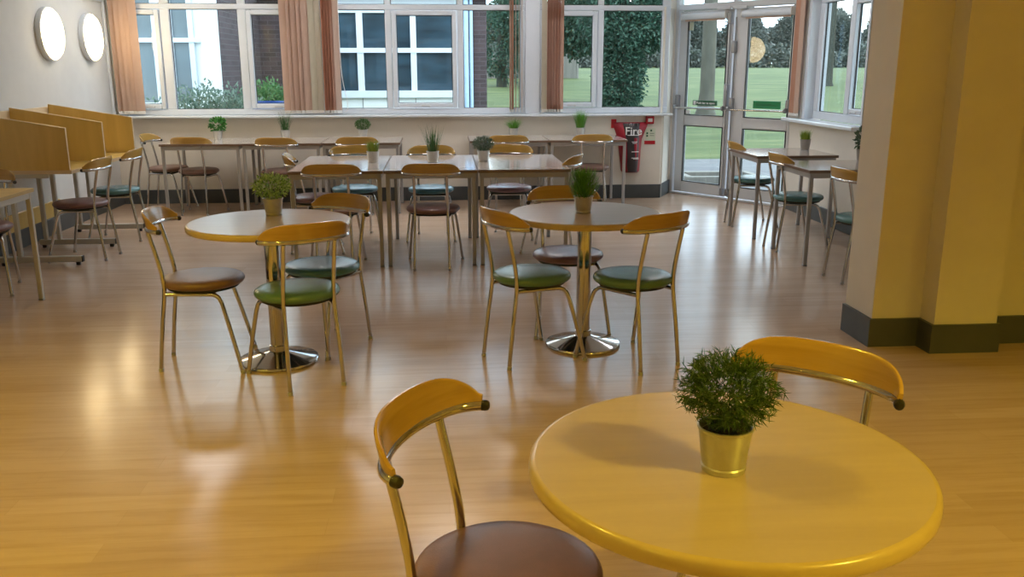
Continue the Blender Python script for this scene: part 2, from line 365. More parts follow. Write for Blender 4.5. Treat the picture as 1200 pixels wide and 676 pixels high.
b = MB(); b.box(WX0, -3.40, 10.13, 10.36, .94, 2.52); b.box(-1.32, -1.20, 10.125, 10.36, .94, 2.52); b.box(.93, 1.10, 10.12, 10.36, .94, 2.52, bev=.008)
struct('trim_4', b, M['upvc'])
b = MB(); b.box(WX0, 2.60, 10.02, 10.14, .938, .965, bev=.007); struct('trim_5', b, M['sill'])
TR = plane((RX + .09, 0, 0), (0, 1, 0), (1, 0, 0))
window('window_4', TR, 7.65, 8.90, .965, 2.49, ZT, [(7.76, 8.13, 1, 1.04), (8.21, 8.80, 0, 1.04)])
b = MB(); b.box(RX - .10, RX + .10, 7.60, 9.26, .925, .96, bev=.007); struct('trim_6', b, M['sill'])
b = MB(); b.box(RX + .0, RX + .12, 8.90, 8.96, .96, 2.5, bev=.004); b.box(RX + .0, RX + .12, 7.60, 7.66, .96, 2.5, bev=.004); struct('trim_7', b, M['upvc'])

# ------------------------------------------------------------------ door
TD = plane(D0, DD, DN)
b = MB(); b.T = TD
b.box(-.02, .055, -.01, .09, 0, 2.53, 0, .006); b.box(1.615, 1.70, -.01, .09, 0, 2.53, 0, .006)
b.box(.055, 1.615, -.01, .09, 2.10, 2.165, 0, .006); b.box(.055, 1.615, -.01, .09, 2.47, 2.53, 0, .006); b.box(.80, .86, -.01, .08, 2.165, 2.47, 0, .006)
b.box(-.02, 1.70, -.02, .10, 0, .022, 0, .004)
struct('trim_8', b, M['doorf'])
for (ua, ub) in ((.055, .80), (.86, 1.615)):
    g = MB(); g.T = TD; g.box(ua, ub, .03, .036, 2.165, 2.47); struct('window_5', g, M['glass'])
b = MB(); b.T = TD; b.box(-.3, 1.95, -.005, .2, 2.535, CZ); struct('wall_above_door', b, M['wall'])
def door(name, u0, u1, hinge_left, glx, sign):
    root = empty(name, (0, 0, 0)); root['kind'] = 'structure'
    b = MB(); b.T = TD
    ga, gb = glx
    b.box(u0, ga, 0, .055, .03, 2.09, 0, .006); b.box(gb, u1, 0, .055, .03, 2.09, 0, .006)
    b.box(ga, gb, 0, .055, .03, .155, 0, .006); b.box(ga, gb, 0, .055, .81, .93, 0, .006); b.box(ga, gb, 0, .055, 2.0, 2.09, 0, .006)
    b.build('leaf_frame', M['doorf'], root)
    s = MB(); s.T = TD; ring(s, ga, gb, .155, .81, .009, -.003, .03, bev=0); ring(s, ga, gb, .93, 2.0, .009, -.003, .03, bev=0); s.build('glazing_seal', M['seal'], root, False)
    for z0, z1 in ((.155, .81), (.93, 2.0)):
        g = MB(); g.T = TD; g.box(ga, gb, .022, .028, z0, z1); g.build('pane', M['glass'], root, False)
    # rolled blind at the head
    r = MB(); r.T = TD; n = 14
    r.tube([(ga - .05, -.035, 2.03), (gb + .0, -.035, 2.03)], .038, 14); r.build('rolled_blind', M['sill'], root)
    w = MB(); w.T = TD; w.box(ga - .02, gb - .02, -.035, -.027, 1.975, 2.005, 0, .003); w.build('blind_hem', M['peach'], root)
    for e in (ga - .056, gb): 
        w = MB(); w.T = TD; w.box(e, e + .008, -.075, 0, 1.99, 2.075, 0, .002); w.build('blind_bracket', M['chainw'], root)
    # push bar
    r = MB(); r.T = TD; r.tube([(u0 + .06, -.10, 1.015), (u1 - .03, -.10, 1.02)], .011, 10); r.build('push_bar', M['chrome'], root)
    big, small = (u1 - .045, u0 + .01) if hinge_left else (u1 - .035, u0 + .0)
    for c, h0, h1 in ((small, 1.02, 1.16), (big, 1.03, 1.29)) if hinge_left else ((small, 1.02, 1.14), (big, 1.02, 1.14)):
        w = MB(); w.T = TD; w.box(c - .005, c + .045, -.055, 0, h0 - .02, h1, 0, .01); w.box(c + .008, c + .03, -.11, -.05, 1.0, 1.05, 0, .008); w.build('push_bar_housing', M['greym'], root)
    rd = MB(); rd.T = TD; ue = u1 - .022 if hinge_left else u0 + .02
    rd.tube([(ue, -.02, 1.1), (ue, -.02, 2.0)], .008, 8); rd.tube([(ue, -.02, .12), (ue, -.02, 1.0)], .008, 8); rd.build('vertical_rod', M['greym'], root)
    w = MB(); w.T = TD; zc = 1.93 if hinge_left else 1.62; w.box(ue - .03, ue + .02, -.05, 0, zc, zc + .13, 0, .008); w.box(ue - .025, ue + .02, -.04, 0, .05, .13, 0, .008); w.build('rod_guide', M['greym'], root)
    c = MB(); c.T = TD
    if hinge_left: c.box(u0 + .54, u1 - .02, -.045, -.012, 2.085, 2.115, 0, .005)
    else: c.box(u0 - .02, u0 + .16, -.045, -.012, 2.085, 2.115, 0, .005)
    c.build('door_closer', M['doorf'], root)
    # sign on the glass
    (sa, sb, z0, z1, m) = sign
    w = MB(); w.T = TD; w.box(sa, sb, .008, .0205, z0, z1); w.build('door_sign', m, root, False)
    return root
ang = math.atan2(DD.y, DD.x)
dL = door('door_1', .075, .815, True, (.19, .745), (.30, .64, 1.045, 1.10, M['exitd']))
dR = door('door_2', .845, 1.60, False, (1.01, 1.565), (1.125, 1.465, 1.035, 1.115, M['exitg']))
p = Vector(TD(.485, .0065, 1.072)); text_mesh('sign_lettering', 'Push bar to open', .037, M['white'], dL, p, (PI / 2, 0, ang))
w = MB(); w.T = TD; w.box(.312, .345, .0055, .008, 1.052, 1.093); w.build('sign_symbol', M['white'], dL, False)
w = MB(); w.T = TD; w.box(1.16, 1.43, .0055, .008, 1.068, 1.073); w.box(1.16, 1.36, .0055, .008, 1.081, 1.085); w.build('sign_lettering', M['exitd'], dR, False)
w = MB(); w.T = TD; w.box(.195, .255, .014, .0205, 1.88, 1.97); w.build('paper_notice', M['notice'], dL, False)
w = MB(); w.T = TD; w.box(.20, .26, .014, .0205, .94, .985); w.build('paper_notice', M['white'], dL, False)

# ------------------------------------------------------------------ vertical blinds
def blind(x0, ystart, slats, label, along='x', zb=.99, head=None):
    """slats: list of (offset, width, angle, material)"""
    root = empty('vertical_blind', (x0, ystart, .966) if along == 'x' else (x0, ystart, .966), 0 if along == 'x' else PI / 2, label, 'blind')
    lo = min(s[0] for s in slats) - .05; hi = max(s[0] for s in slats) + .05
    if head: lo, hi = head
    b = MB(); b.box(lo, hi, -.025, .02, 2.56 - .966, 2.60 - .966, 0, .004); b.build('headrail', M['chainw'], root)
    for off, w, a, m in slats:
        b = MB(); ca, sa = math.cos(R(a)), math.sin(R(a)); z0, z1 = .045, 2.56 - .966
        n = 4; vs = []; th = .0009
        for sgn in (-1, 1):
            for i in range(n + 1):
                t = -w / 2 + w * i / n; cv = .004 * (1 - (2 * i / n - 1) ** 2) + sgn * th
                x, y = off + t * ca - cv * sa, t * sa + cv * ca
                vs += [(x, y, z0), (x, y, z1)]
        fs = []
        for i in range(n): fs += [(2 * i, 2 * i + 2, 2 * i + 3, 2 * i + 1)]
        q = 2 * (n + 1)
        for i in range(n): fs += [(q + 2 * i, q + 2 * i + 1, q + 2 * i + 3, q + 2 * i + 2)]
        fs += [(0, 1, q + 1, q), (2 * n, q + 2 * n, q + 2 * n + 1, 2 * n + 1)]
        b.add(vs, fs); s = b.build('slat', m, root)
        b = MB(); b.T = lambda x, y, z, off=off, ca=ca, sa=sa: (off + x * ca - y * sa, x * sa + y * ca, z)
        b.box(-w / 2 + .004, w / 2 - .004, -.004, .004, .018, .05, 0, .002); b.build('bottom_weight', M['chainw'], s)
    return root
for nm in ('peach', 'cream_blind', 'rust'):
    nt = M[nm].node_tree; b_ = nt.nodes['Principled BSDF']; c_ = b_.inputs['Base Color'].links[0].from_socket
    tl = N(nt, 'ShaderNodeBsdfTranslucent'); nt.links.new(c_, tl.inputs['Color']); mx = N(nt, 'ShaderNodeMixShader'); mx.inputs[0].default_value = .35
    nt.links.new(b_.outputs[0], mx.inputs[1]); nt.links.new(tl.outputs[0], mx.inputs[2]); nt.links.new(mx.outputs[0], nt.nodes['Material Output'].inputs['Surface'])
P, K, Q = M['peach'], M['cream_blind'], M['rust']
YB = 10.075
blind(-3.36, YB, [(-.085, .089, 40, P), (-.03, .089, 30, P), (.025, .089, 22, P), (.08, .089, 15, P), (.115, .085, 24, P)], 'peach vertical blind bunched in the corner by the wall lamps', head=(-.16, .6))
blind(-1.35, YB, [(-.325, .089, 20, P), (-.26, .089, 42, P), (-.21, .089, 30, P), (-.15, .089, 38, P), (-.10, .089, 26, P), (-.03, .075, 12, K), (.03, .06, 20, K)], 'wide peach and cream vertical blind bunched between left and middle windows', head=(-.4, .062))
blind(-1.18, YB, [(-.075, .089, 68, Q), (-.045, .089, 70, Q), (-.015, .089, 66, Q), (.015, .089, 70, Q), (.055, .08, 48, P)], 'narrow rust vertical blind at left edge of the middle window', head=(-.092, 1.0))
blind(.84, YB, [(-.075, .089, 74, P), (-.05, .089, 72, Q), (-.015, .089, 82, P), (.02, .089, 84, K), (.055, .089, 84, P)], 'thin see-through vertical blind at right edge of middle window', head=(-.95, .1))
blind(1.24, YB, [(-.10, .06, 12, K)] + [(-.055 + .031 * i, .089, 62 if i % 2 else 66, Q) for i in range(6)], 'orange-brown vertical blind beside the white post at right window', head=(-.13, 1.25))
blind(RX - .05, 9.06, [(.06, .085, 12, Q), (.0, .089, 10, Q), (-.06, .089, 8, P)], 'pinkish vertical blind on the wall between glass doors and side window', 'y', head=(-1.4, .10))
# chains
t = smooth_path([(-1.08, 10.02, 2.55), (-1.085, 10.02, 1.9), (-1.075, 10.018, 1.4), (-1.03, 10.012, 1.12), (-1.03, 10.01, 1.02), (-1.06, 10.012, 1.0)], 8)
b = MB(); b.tube(t, .0035, 6); tag(b.build('blind_chain', M['chainw']), 'white blind chain hanging loose in front of the middle window', 'blind chain')

# ------------------------------------------------------------------ chairs
RF, FF, HD = .131, .208, .205
def rail_pt(t, off=0, z=.717):
    a, ye, yb = .209 + off * .7, -.123, -.224 - off
    return Vector((yb + (ye - yb) * (1 - math.sqrt(max(0, 1 - (t * .995) ** 2))), a * t, z))
def make_chair(name, seat_m):
    root = empty(name, (0, 0, 0))
    b = MB(); b.lathe([(.02, .417), (.180, .417), (.192, .421), (.200, .430), (.2015, .440), (.197, .450), (.184, .458), (.15, .463), (.09, .4655), (.02, .466)], 48, (.008, 0, 0))
    seat = b.build('seat', seat_m, root)
    b = MB(); b.lathe([(.02, .404), (.172, .404), (.176, .409), (.176, .4165), (.02, .4165)], 40, (.008, 0, 0)); b.build('seat_base', M['darkbark'], seat)
    for s in (1, -1):
        p = smooth_path([(-HD, RF * s, .006), (-.180, .1265 * s, .22), (-.158, .122 * s, .38), (-.156, .12 * s, .46), (-.172, .12 * s, .56), (-.206, .12 * s, .708)], 6)
        b = MB(); b.tube(p, .0105, 12); lg = b.build('leg', M['chrome'], root)
        f = MB(); f.tube([(-HD, RF * s, 0), (-HD + .002, RF * s, .018)], .0118, 12); f.build('foot_cap', M['steel'], lg)
        p = smooth_path([(HD, FF * s, .006), (.172, .192 * s, .15), (.135, .174 * s, .30), (.115, .163 * s, .365), (.09, .153 * s, .388), (.05, .145 * s, .393), (-.05, .132 * s, .393), (-.150, .122 * s, .393)], 6)
        b = MB(); b.tube(p, .0105, 12); lg = b.build('leg', M['chrome'], root)
        f = MB(); f.tube([(HD, FF * s, 0), (HD - .003, (FF - .0012) * s, .018)], .0118, 12); f.build('foot_cap', M['steel'], lg)
    b = MB(); b.tube([(-.05, -.132, .393), (-.05, .132, .393)], .008, 8); b.tube([(.08, -.15, .391), (.08, .15, .391)], .008, 8); b.build('seat_frame', M['chrome'], root)
    pts = [rail_pt(math.sin(PI / 2 * (i / 14 - 1) * .985)) for i in range(29)]
    b = MB(); b.tube(pts, .0125, 14); rail = b.build('back_rail', M['chrome'], root)
    for e, q in ((0, 1), (-1, -2)):
        d = (pts[e] - pts[q]).normalized(); c = MB(); c.tube([pts[e] - d * .006, pts[e] + d * .004, pts[e] + d * .010, pts[e] + d * .013], [.0128, .0128, .0105, .005], 12); c.build('end_cap', M['grout'], rail)
    b = MB(); vs = []; fs = []; n = 33; prof = [(-.0072, 0), (-.0075, .3), (-.0073, .8), (-.0062, .93), (-.003, .99), (.003, 1.0), (.0062, .94), (.0073, .8), (.0075, .3), (.0072, 0)]; k = len(prof)
    for i in range(n):
        t = math.sin(PI / 2 * (2 * i / (n - 1) - 1) * .93); h = .074 * max(0.06, (1 - abs(t / 1.0) ** 4.5)) ** .55
        for dx, f in prof:
            q = rail_pt(t, f * h * .22 - dx, .727 + f * h); vs.append(q)
    for i in range(n - 1):
        for j in range(k): fs.append((i * k + j, i * k + (j + 1) % k, (i + 1) * k + (j + 1) % k, (i + 1) * k + j))
    fs += [tuple(range(k)), tuple(range((n - 1) * k + k - 1, (n - 1) * k - 1, -1))]
    b.add(vs, fs); b.build('backrest', M['beech'], root)
    return root
protos = {}
def chair(x, y, deg, seat, label, group=None):
    if seat not in protos: protos[seat] = o = make_chair('bistro_chair', M[seat])
    else: o = copy_tree(protos[seat])
    o.location = (x, y, 0); o.rotation_euler = (0, 0, R(deg)); tag(o, label, 'chair', group); return o
G1 = 'chairs around the three round tables'; G2 = 'chairs around the row of joined tables'; G3 = 'chairs at the tables under the windows'; G4 = 'chairs at the study desks'; G5 = 'chairs at the side tables by the doors'
chair(.112, 1.67, -26, 'maroon', 'nearest chair with maroon seat, left of the large foreground round table', G1)
chair(.793, 1.889, 226.7, 'maroon', 'chair behind the foreground round table, only its wooden back and uprights showing', G1)
chair(-1.225, 4.462, 3, 'brown', 'brown-seated chair on the left side of the left round table', G1)
chair(-.702, 4.17, 117.5, 'green', 'green-seated chair in front of the left round table, back to viewer', G1)
chair(-.653, 4.718, 231.6, 'blue', 'blue-green seated chair behind right edge of the left round table', G1)
chair(.436, 4.412, 26.5, 'green', 'green-seated chair at left side of the right round table', G1)
chair(.953, 4.315, 121.8, 'green', 'green-seated chair at right side of the right round table', G1)
chair(.699, 4.92, 272, 'mauve', 'purplish-brown seated chair behind the right round table, facing viewer', G1)
chair(-.081, 6.684, 86, 'maroon', 'maroon-seated chair in front of the middle one of the joined tables', G2)
chair(-.82, 6.699, 93, 'brown', 'chair in front of the leftmost joined table, behind the left round table', G2)
chair(-1.05, 7.33, 8, 'mauve', 'chair at the left end of the row of joined tables, facing right', G2)
chair(.885, 7.16, 157, 'mauve', 'chair at the right end of the row of joined tables, facing left', G2)
chair(-.775, 7.87, 276, 'blue', 'blue-seated chair behind the leftmost joined table, facing viewer', G2)
chair(-.107, 7.80, 268, 'blue', 'blue-seated chair behind the middle joined table, facing viewer', G2)
chair(.581, 7.82, 264, 'mauve', 'purple-seated chair behind the rightmost joined table, facing viewer', G2)
chair(-2.91, 9.70, 354, 'brown', 'brown-seated chair at the left end of the window tables, facing right', G3)
chair(-2.52, 9.42, 84.6, 'brown', 'brown-seated chair pushed to the leftmost window table, back to viewer', G3)
chair(-1.655, 9.28, 86, 'brown', 'chair at the second window table, behind the plant of the left round table', G3)
chair(-.87, 9.30, 93, 'brown', 'chair at the third window table, seen above the joined tables', G3)
chair(.681, 9.40, 88, 'maroon', 'chair at the window table right of the gap, behind the small joined-table plant', G3)
chair(1.568, 9.42, 88, 'brown', 'chair at the rightmost window table beside the red fire cover', G3)
chair(-2.846, 7.189, 175.5, 'maroon', 'maroon-seated chair at the nearer study desk booth', G4)
chair(-2.85, 7.97, 181, 'teal', 'teal-seated chair at the farther study desk booth', G4)
chair(-3.10, 6.12, 277, 'maroon', 'chair cut by the left photo edge, behind the corner of the small wooden table', G4)
chair(2.93, 8.24, 358, 'teal', 'teal-seated chair nearest the glass doors', G5)
chair(2.90, 7.06, 2.5, 'teal', 'teal-seated chair at the second side table, middle of the three by the doors', G5)
chair(2.95, 5.961, 5, 'teal', 'teal-seated chair half hidden by the yellow pillar', G5)

# ------------------------------------------------------------------ tables
def round_table(x, y, r, base, label):
    root = empty('round_table', (x, y, 0), 0, label, 'table', 'round pedestal cafe tables')
    b = MB(); b.lathe([(.02, .7005), (r - .012, .7005), (r - .012, .7300), (.02, .7302)], 96); b.build('tabletop', M['table_top'], root)
    b = MB(); n = 96; pr = [(r - .0125, .698), (r - .004, .6985), (r - .0003, .704), (r, .714), (r - .001, .722), (r - .004, .7275), (r - .009, .7298), (r - .0125, .7302)]
    vs = []; k = len(pr)
    for i in range(n):
        t = 2 * PI * i / n
        vs += [(q[0] * math.cos(t), q[0] * math.sin(t), q[1]) for q in pr]
    b.add(vs, [(i * k + j, ((i + 1) % n) * k + j, ((i + 1) % n) * k + (j + 1) % k, i * k + (j + 1) % k) for i in range(n) for j in range(k)]); b.build('edge_band', M['table_edge'], root)
    b = MB(); b.lathe([(.036, .03), (.038, .05), (.038, .67), (.036, .688)], 32); b.build('column', M['chrome'], root)
    b = MB(); b.box(-.15, .15, -.02, .02, .684, .70, bev=.004); b.box(-.02, .02, -.15, .15, .684, .70, bev=.004); b.build('top_bracket', M['grout'], root)
    b = MB(); b.lathe([(base * .98, 0), (base, .004), (base, .011), (base * .985, .016), (base * .93, .020), (.055, .052), (.045, .058), (.044, .085), (.039, .088)], 64); b.build('base', M['chrome'], root)
round_table(-.8658, 4.454, .402, .2033, 'left of the two mid-room round tables, with a bushy variegated plant')
round_table(.7418, 4.594, .402, .2033, 'right of the two mid-room round tables, with an upright green plant')
round_table(.5387, 1.56, .385, .2033, 'large foreground round table casting a plant shadow on its top')
def rect_table(x0, x1, y0, y1, label, group, top='grey_top', edge='grey_edge', leg='steel', h=.73):
    cx, cy = (x0 + x1) / 2, (y0 + y1) / 2; w, d = (x1 - x0) / 2 - .003, (y1 - y0) / 2 - .003
    root = empty('rectangular_table', (cx, cy, 0), 0, label, 'table', group)
    b = MB(); b.box(-w + .002, w - .002, -d + .002, d - .002, h - .022, h, bev=.001); tp = b.build('tabletop', M[top], root, False)
    b = MB()
    for (a, c, e, f) in ((-w, w, -d, -d + .002), (-w, w, d - .002, d), (-w, -w + .002, -d + .002, d - .002), (w - .002, w, -d + .002, d - .002)): b.box(a, c, e, f, h - .0225, h - .0005)
    b.build('edge_band', M[edge], tp, False)
    b = MB(); q = .014; a = .028
    b.box(-w + q, w - q, -d + q, -d + q + a, h - .062, h - .023, bev=.002); b.box(-w + q, w - q, d - q - a, d - q, h - .062, h - .023, bev=.002)
    b.box(-w + q, -w + q + a, -d + q + a, d - q - a, h - .062, h - .023, bev=.002); b.box(w - q - a, w - q, -d + q + a, d - q - a, h - .062, h - .023, bev=.002)
    b.build('frame', M[leg], root, False)
    for sx in (-1, 1):
        for sy in (-1, 1):
            X, Y = sx * (w - q - a / 2), sy * (d - q - a / 2)
            b = MB(); b.box(X - .0145, X + .0145, Y - .0145, Y + .0145, .012, h - .023, bev=.003); l = b.build('leg', M[leg], root, False)
            b = MB(); b.box(X - .016, X + .016, Y - .016, Y + .016, 0, .014, bev=.003); b.build('foot_cap', M['greym'], l, False)
GJ = 'joined tables in the middle of the room'; x = -1.144; wj = .7014
for i, s in enumerate(('leftmost', 'middle', 'rightmost')):
    rect_table(x + i * wj, x + (i + 1) * wj, 6.627, 7.812, s + ' of the three joined tables in the middle of the room', GJ)
GW = 'tables along the wall under the windows'
for x0, x1, s in ((-2.83, -2.03, 'leftmost window table, against the wall in the far left corner'), (-2.03, -1.23, 'second window table from the left corner, holding a spiky plant'), (-1.23, -.43, 'third window table from the left corner, ending at the gap')):
    rect_table(x0, x1, 9.18, 9.96, s, GW)
for x0, x1, s in ((.28, 1.115, 'window table just right of the gap, with drooping green plant'), (1.115, 1.95, 'rightmost window table, its end in front of the red fire cover')):
    rect_table(x0, x1, 9.32, 10.08, s, GW)
rect_table(2.69, 3.42, 7.48, 8.22, 'side table nearest the glass doors with spiky little plant', 'side tables by the right wall')
rect_table(2.70, 3.56, 6.38, 7.10, 'second side table, nearer the yellow pillar', 'side tables by the right wall')
rect_table(-3.35, -2.60, 4.6, 5.86, 'small warm-wood table cut off by the left photo edge', None, 'carrel', 'table_edge', 'creamleg')

# ------------------------------------------------------------------ study booths on the left wall
root = empty('study_desk', (-3.2, 7.67, 0), 0, 'long wooden study desk against the left wall divided into booths', 'desk')
def loc(b): b.T = lambda x, y, z: (x + 3.2, y - 7.67, z); return b
YS = (6.93, 7.665, 8.40)
b = loc(MB()); b.box(-3.50, -2.79, YS[0] - .012, YS[2] + .012, .70, .724, bev=.002); b.build('desktop', M['carrel'], root, False)
b = loc(MB()); b.box(-2.79, -2.782, YS[0] - .012, YS[2] + .012, .698, .725); b.box(-3.50, -2.782, YS[0] - .018, YS[0] - .012, .698, .725); b.build('desk_edging', M['carrel_edge'], root, False)
b = loc(MB()); b.box(-3.535, -3.515, YS[0] - .01, YS[2] + .01, .66, 1.135, bev=.002); b.build('back_panel', M['carrel_edge'], root, False)
for y in YS:
    b = loc(MB()); pr = [(-3.515, .725), (-2.80, .725), (-2.80, 1.035), (-3.515, 1.155)]; t = .009
    vs = [(px_, y - t, z) for px_, z in pr] + [(px_, y + t, z) for px_, z in pr]
    b.add(vs, [(0, 1, 2, 3), (7, 6, 5, 4)] + [(i, i + 4, (i + 1) % 4 + 4, (i + 1) % 4) for i in range(4)]); d = b.build('divider', M['carrel'], root, False)
    b = loc(MB()); b.T2 = None
    vs = [(-2.80, y - .0095, 1.035), (-3.515, y - .0095, 1.155), (-3.515, y + .0095, 1.155), (-2.80, y + .0095, 1.035)]
    b.add([(a[0], a[1], a[2] + .001) for a in vs] + [(a[0], a[1], a[2] + .004) for a in vs], [(3, 2, 1, 0), (4, 5, 6, 7)] + [(i, (i + 1) % 4, (i + 1) % 4 + 4, i + 4) for i in range(4)])
    b.box(-2.80, -2.797, y - .0095, y + .0095, .725, 1.037); b.build('lipping', M['carrel_edge'], d, False)
for y in (6.92, 7.64, 8.38):
    b = loc(MB()); b.box(-3.40, -2.78, y - .02, y + .02, .025, .07, bev=.004); l = b.build('leg', M['creamleg'], root, False)
    b = loc(MB()); b.box(-3.36, -3.33, y - .02, y + .02, .07, .70, bev=.003); b.box(-3.25, -3.22, y - .02, y + .02, .07, .70, bev=.003); b.box(-3.40, -2.95, y - .018, y + .018, .668, .698, bev=.003); b.build('upright', M['creamleg'], l, False)
    b = loc(MB()); b.box(-2.781, -2.774, y - .021, y + .021, .024, .071, bev=.002); b.box(-2.83, -2.80, y - .012, y + .012, 0, .026, bev=.003); b.box(-3.38, -3.35, y - .012, y + .012, 0, .026, bev=.003); b.build('end_cap', M['grout'], l, False)

# ------------------------------------------------------------------ plants
def leaf(b, p, d, n, L, w, bend=0., seg=3, mi=0):
    """tapered blade from p along d bending along n"""
    d = d.normalized(); s = d.cross(n)
    if s.length < 1e-4: s = d.cross(Vector((1, .3, .2)))
    s.normalize(); n2 = s.cross(d); vs = []
    for i in range(seg + 1):
        t = i / seg; q = p + d * L * t + n2 * (bend * L * t * t); ww = w * (1 - t) ** .7 if i else w * .55
        if i == seg: vs.append(q)
        else: vs += [q - s * ww / 2, q + s * ww / 2]
    fs = [(2 * i, 2 * i + 1, 2 * i + 3, 2 * i + 2) for i in range(seg - 1)] + [(2 * seg - 2, 2 * seg - 1, 2 * seg)]
    b.add(vs, fs, mi)
def oval(b, p, d, n, L, w, mi=0):
    d = d.normalized(); s = d.cross(n)
    if s.length < 1e-4: s = d.cross(Vector((1, .3, .2)))
    s.normalize(); n2 = s.cross(d)
    b.add([p, p + d * L * .35 - s * w / 2 + n2 * L * .08, p + d * L * .75 - s * w * .35, p + d * L - n2 * L * .08, p + d * L * .75 + s * w * .35, p + d * L * .35 + s * w / 2 + n2 * L * .08], [(0, 1, 2, 3), (0, 3, 4, 5)], mi)
def rv(r): 
    while 1:
        v = Vector((r.uniform(-1, 1), r.uniform(-1, 1), r.uniform(-1, 1)))
        if .05 < v.length < 1: return v.normalized()
def plant(x, y, kind, label, h, w, matn, z=.73, grey=False, seed=1):
    r = random.Random(seed)
    root = empty('potted_plant', (x, y, z + .0004), r.uniform(0, 6), label, 'plant', 'little plants in pails on the tables')
    b = MB()
    if grey: b.lathe([(.036, 0), (.038, .002), (.047, .085), (.049, .088), (.049, .094), (.046, .094), (.044, .078), (.005, .076)], 28); pot = b.build('pot', M['greypot'], root)
    else:
        b.lathe([(.0405, 0), (.0415, .003), (.0425, .010), (.0405, .013), (.0418, .016), (.0500, .082), (.0522, .084), (.0526, .087), (.0505, .089), (.0485, .087), (.047, .074), (.004, .072)], 36)
        pot = b.build('pot', M['galv'], root)
        b = MB(); b.tube([(.0422, 0, .016), (.0512, 0, .083)], .0012, 6); b.build('seam', M['greym'], pot)
        b = MB(); n = 36; vs = []
        for i in range(n):
            t = 2 * PI * i / n
            for rr, zz in ((.0512, .0835), (.0530, .0855), (.0530, .0885), (.0500, .0895)): vs.append((rr * math.cos(t), rr * math.sin(t), zz))
        b.add(vs, [(i * 4 + j, ((i + 1) % n) * 4 + j, ((i + 1) % n) * 4 + (j + 1) % 4, i * 4 + (j + 1) % 4) for i in range(n) for j in range(4)]); b.build('rim', M['galv'], pot)
    b = MB(); b.lathe([(.01, .074), (.044, .0745), (.036, .081), (.01, .083)], 20); b.build('soil', M['soil'], root)
    b = MB(); top = h  # foliage height above table
    zc = .085
    if kind == 'heather':
        cz = (zc + top) / 2 + .006; hh = (top - zc) / 2 + .002
        for i in range(860):
            d = rv(r); k = r.uniform(.2, .93) ** .5
            p = Vector((d.x * w / 2 * k, d.y * w / 2 * k, cz + d.z * hh * k)); 
            if p.z < zc - .012: continue
            dd = (d + rv(r) * .7 + Vector((0, 0, .25))).normalized(); L = r.uniform(.012, .022)
            b.tube([p - dd * .01, p + dd * L * .5], .0007, 3, caps=False)
            for j in range(r.randint(6, 9)):
                q = p + dd * L * (j / 8.0 - .3); leaf(b, q, (dd * .7 + rv(r)).normalized(), rv(r), r.uniform(.011, .020), .0023, r.uniform(-.3, .3))
    elif kind in ('leafy', 'broad', 'ball'):
        cz = (zc + top) / 2; hh = (top - zc) / 2 + .004; n = dict(leafy=900, broad=190, ball=1700)[kind]
        for i in range(n):
            d = rv(r); k = r.uniform(.3, 1) ** .5
            p = Vector((d.x * w / 2 * k * .92, d.y * w / 2 * k * .92, cz + d.z * hh * k * .92))
            if p.z < zc - .006: p.z = zc + r.random() * .01
            dd = (d * .9 + rv(r) * .8 + Vector((0, 0, .4))).normalized()
            if kind == 'leafy': oval(b, p, dd, rv(r), r.uniform(.012, .02), r.uniform(.006, .01))
            elif kind == 'broad': oval(b, p, dd, rv(r), r.uniform(.028, .045), r.uniform(.015, .024))
            else: leaf(b, p, dd, rv(r), r.uniform(.014, .022), .0045, r.uniform(-.3, .3))
        for i in range(14):
            d = rv(r); b.tube([(d.x * .015, d.y * .015, .07), (d.x * w * .2, d.y * w * .2, cz), (d.x * w * .35, d.y * w * .35, cz + abs(d.z) * hh * .7)], .0009, 4, caps=False)
    elif kind in ('grass', 'spiky', 'droop', 'short', 'bushgrass'):
        n = dict(grass=420, spiky=110, droop=330, short=200, bushgrass=1250)[kind]
        for i in range(n):
            a = r.uniform(0, 2 * PI); rr = .042 * math.sqrt(r.random()); p = Vector((rr * math.cos(a), rr * math.sin(a), .076))
            H = top - .076
            if kind == 'bushgrass':
                q = r.random(); p.z = .078 + q * H * .72; p.x *= 1.3 * (1.0 + .4 * math.sin(q * PI)); p.y *= 1.3 * (1.0 + .4 * math.sin(q * PI))
                d = Vector((math.cos(a), math.sin(a), r.uniform(.5, 2.2))); leaf(b, p, d, Vector((-math.cos(a), -math.sin(a), 0)), r.uniform(.03, .055), .0042, r.uniform(-.2, .3))
                continue
            out = dict(grass=.30, spiky=.30, droop=.5, short=.30)[kind] * (rr / .042) * r.uniform(.4, 1.3)
            L = H * r.uniform(.6, 1.02); d = Vector((math.cos(a) * out, math.sin(a) * out, 1))
            bend = dict(grass=r.uniform(0, .15), spiky=r.uniform(-.1, .25), droop=r.uniform(.1, .45), short=r.uniform(-.05, .1))[kind]
            leaf(b, p, d, Vector((-math.cos(a), -math.sin(a), .0)) * -1, L, dict(grass=.0035, spiky=.004, droop=.004, short=.005)[kind], bend * (w / .12), 5)
        if kind == 'spiky':
            for i in range(14):
                a = r.uniform(0, 2 * PI); d = Vector((math.cos(a) * .45, math.sin(a) * .45, 1)); leaf(b, Vector((0, 0, .08)), d, Vector((math.cos(a), math.sin(a), 0)), (top - .06) * r.uniform(.95, 1.15), .0018, .15, 6)
    b.build('foliage', M[matn], root, False)
plant(.52, 1.52, 'heather', 'dense dark green needle-leaved plant in a tin pail on the foreground table', .222, .185, 'l_near', seed=3)
plant(-.88, 4.64, 'leafy', 'bright variegated leafy plant in a tin pail on the left round table', .215, .21, 'l_var', seed=4)
plant(.73, 4.58, 'bushgrass', 'upright dense green plant in a tin pail on the right round table', .245, .15, 'l_grass', seed=5)
plant(-.56, 7.26, 'short', 'short yellow-green grass in a tin pail on the leftmost joined table', .185, .11, 'l_yel', seed=6)
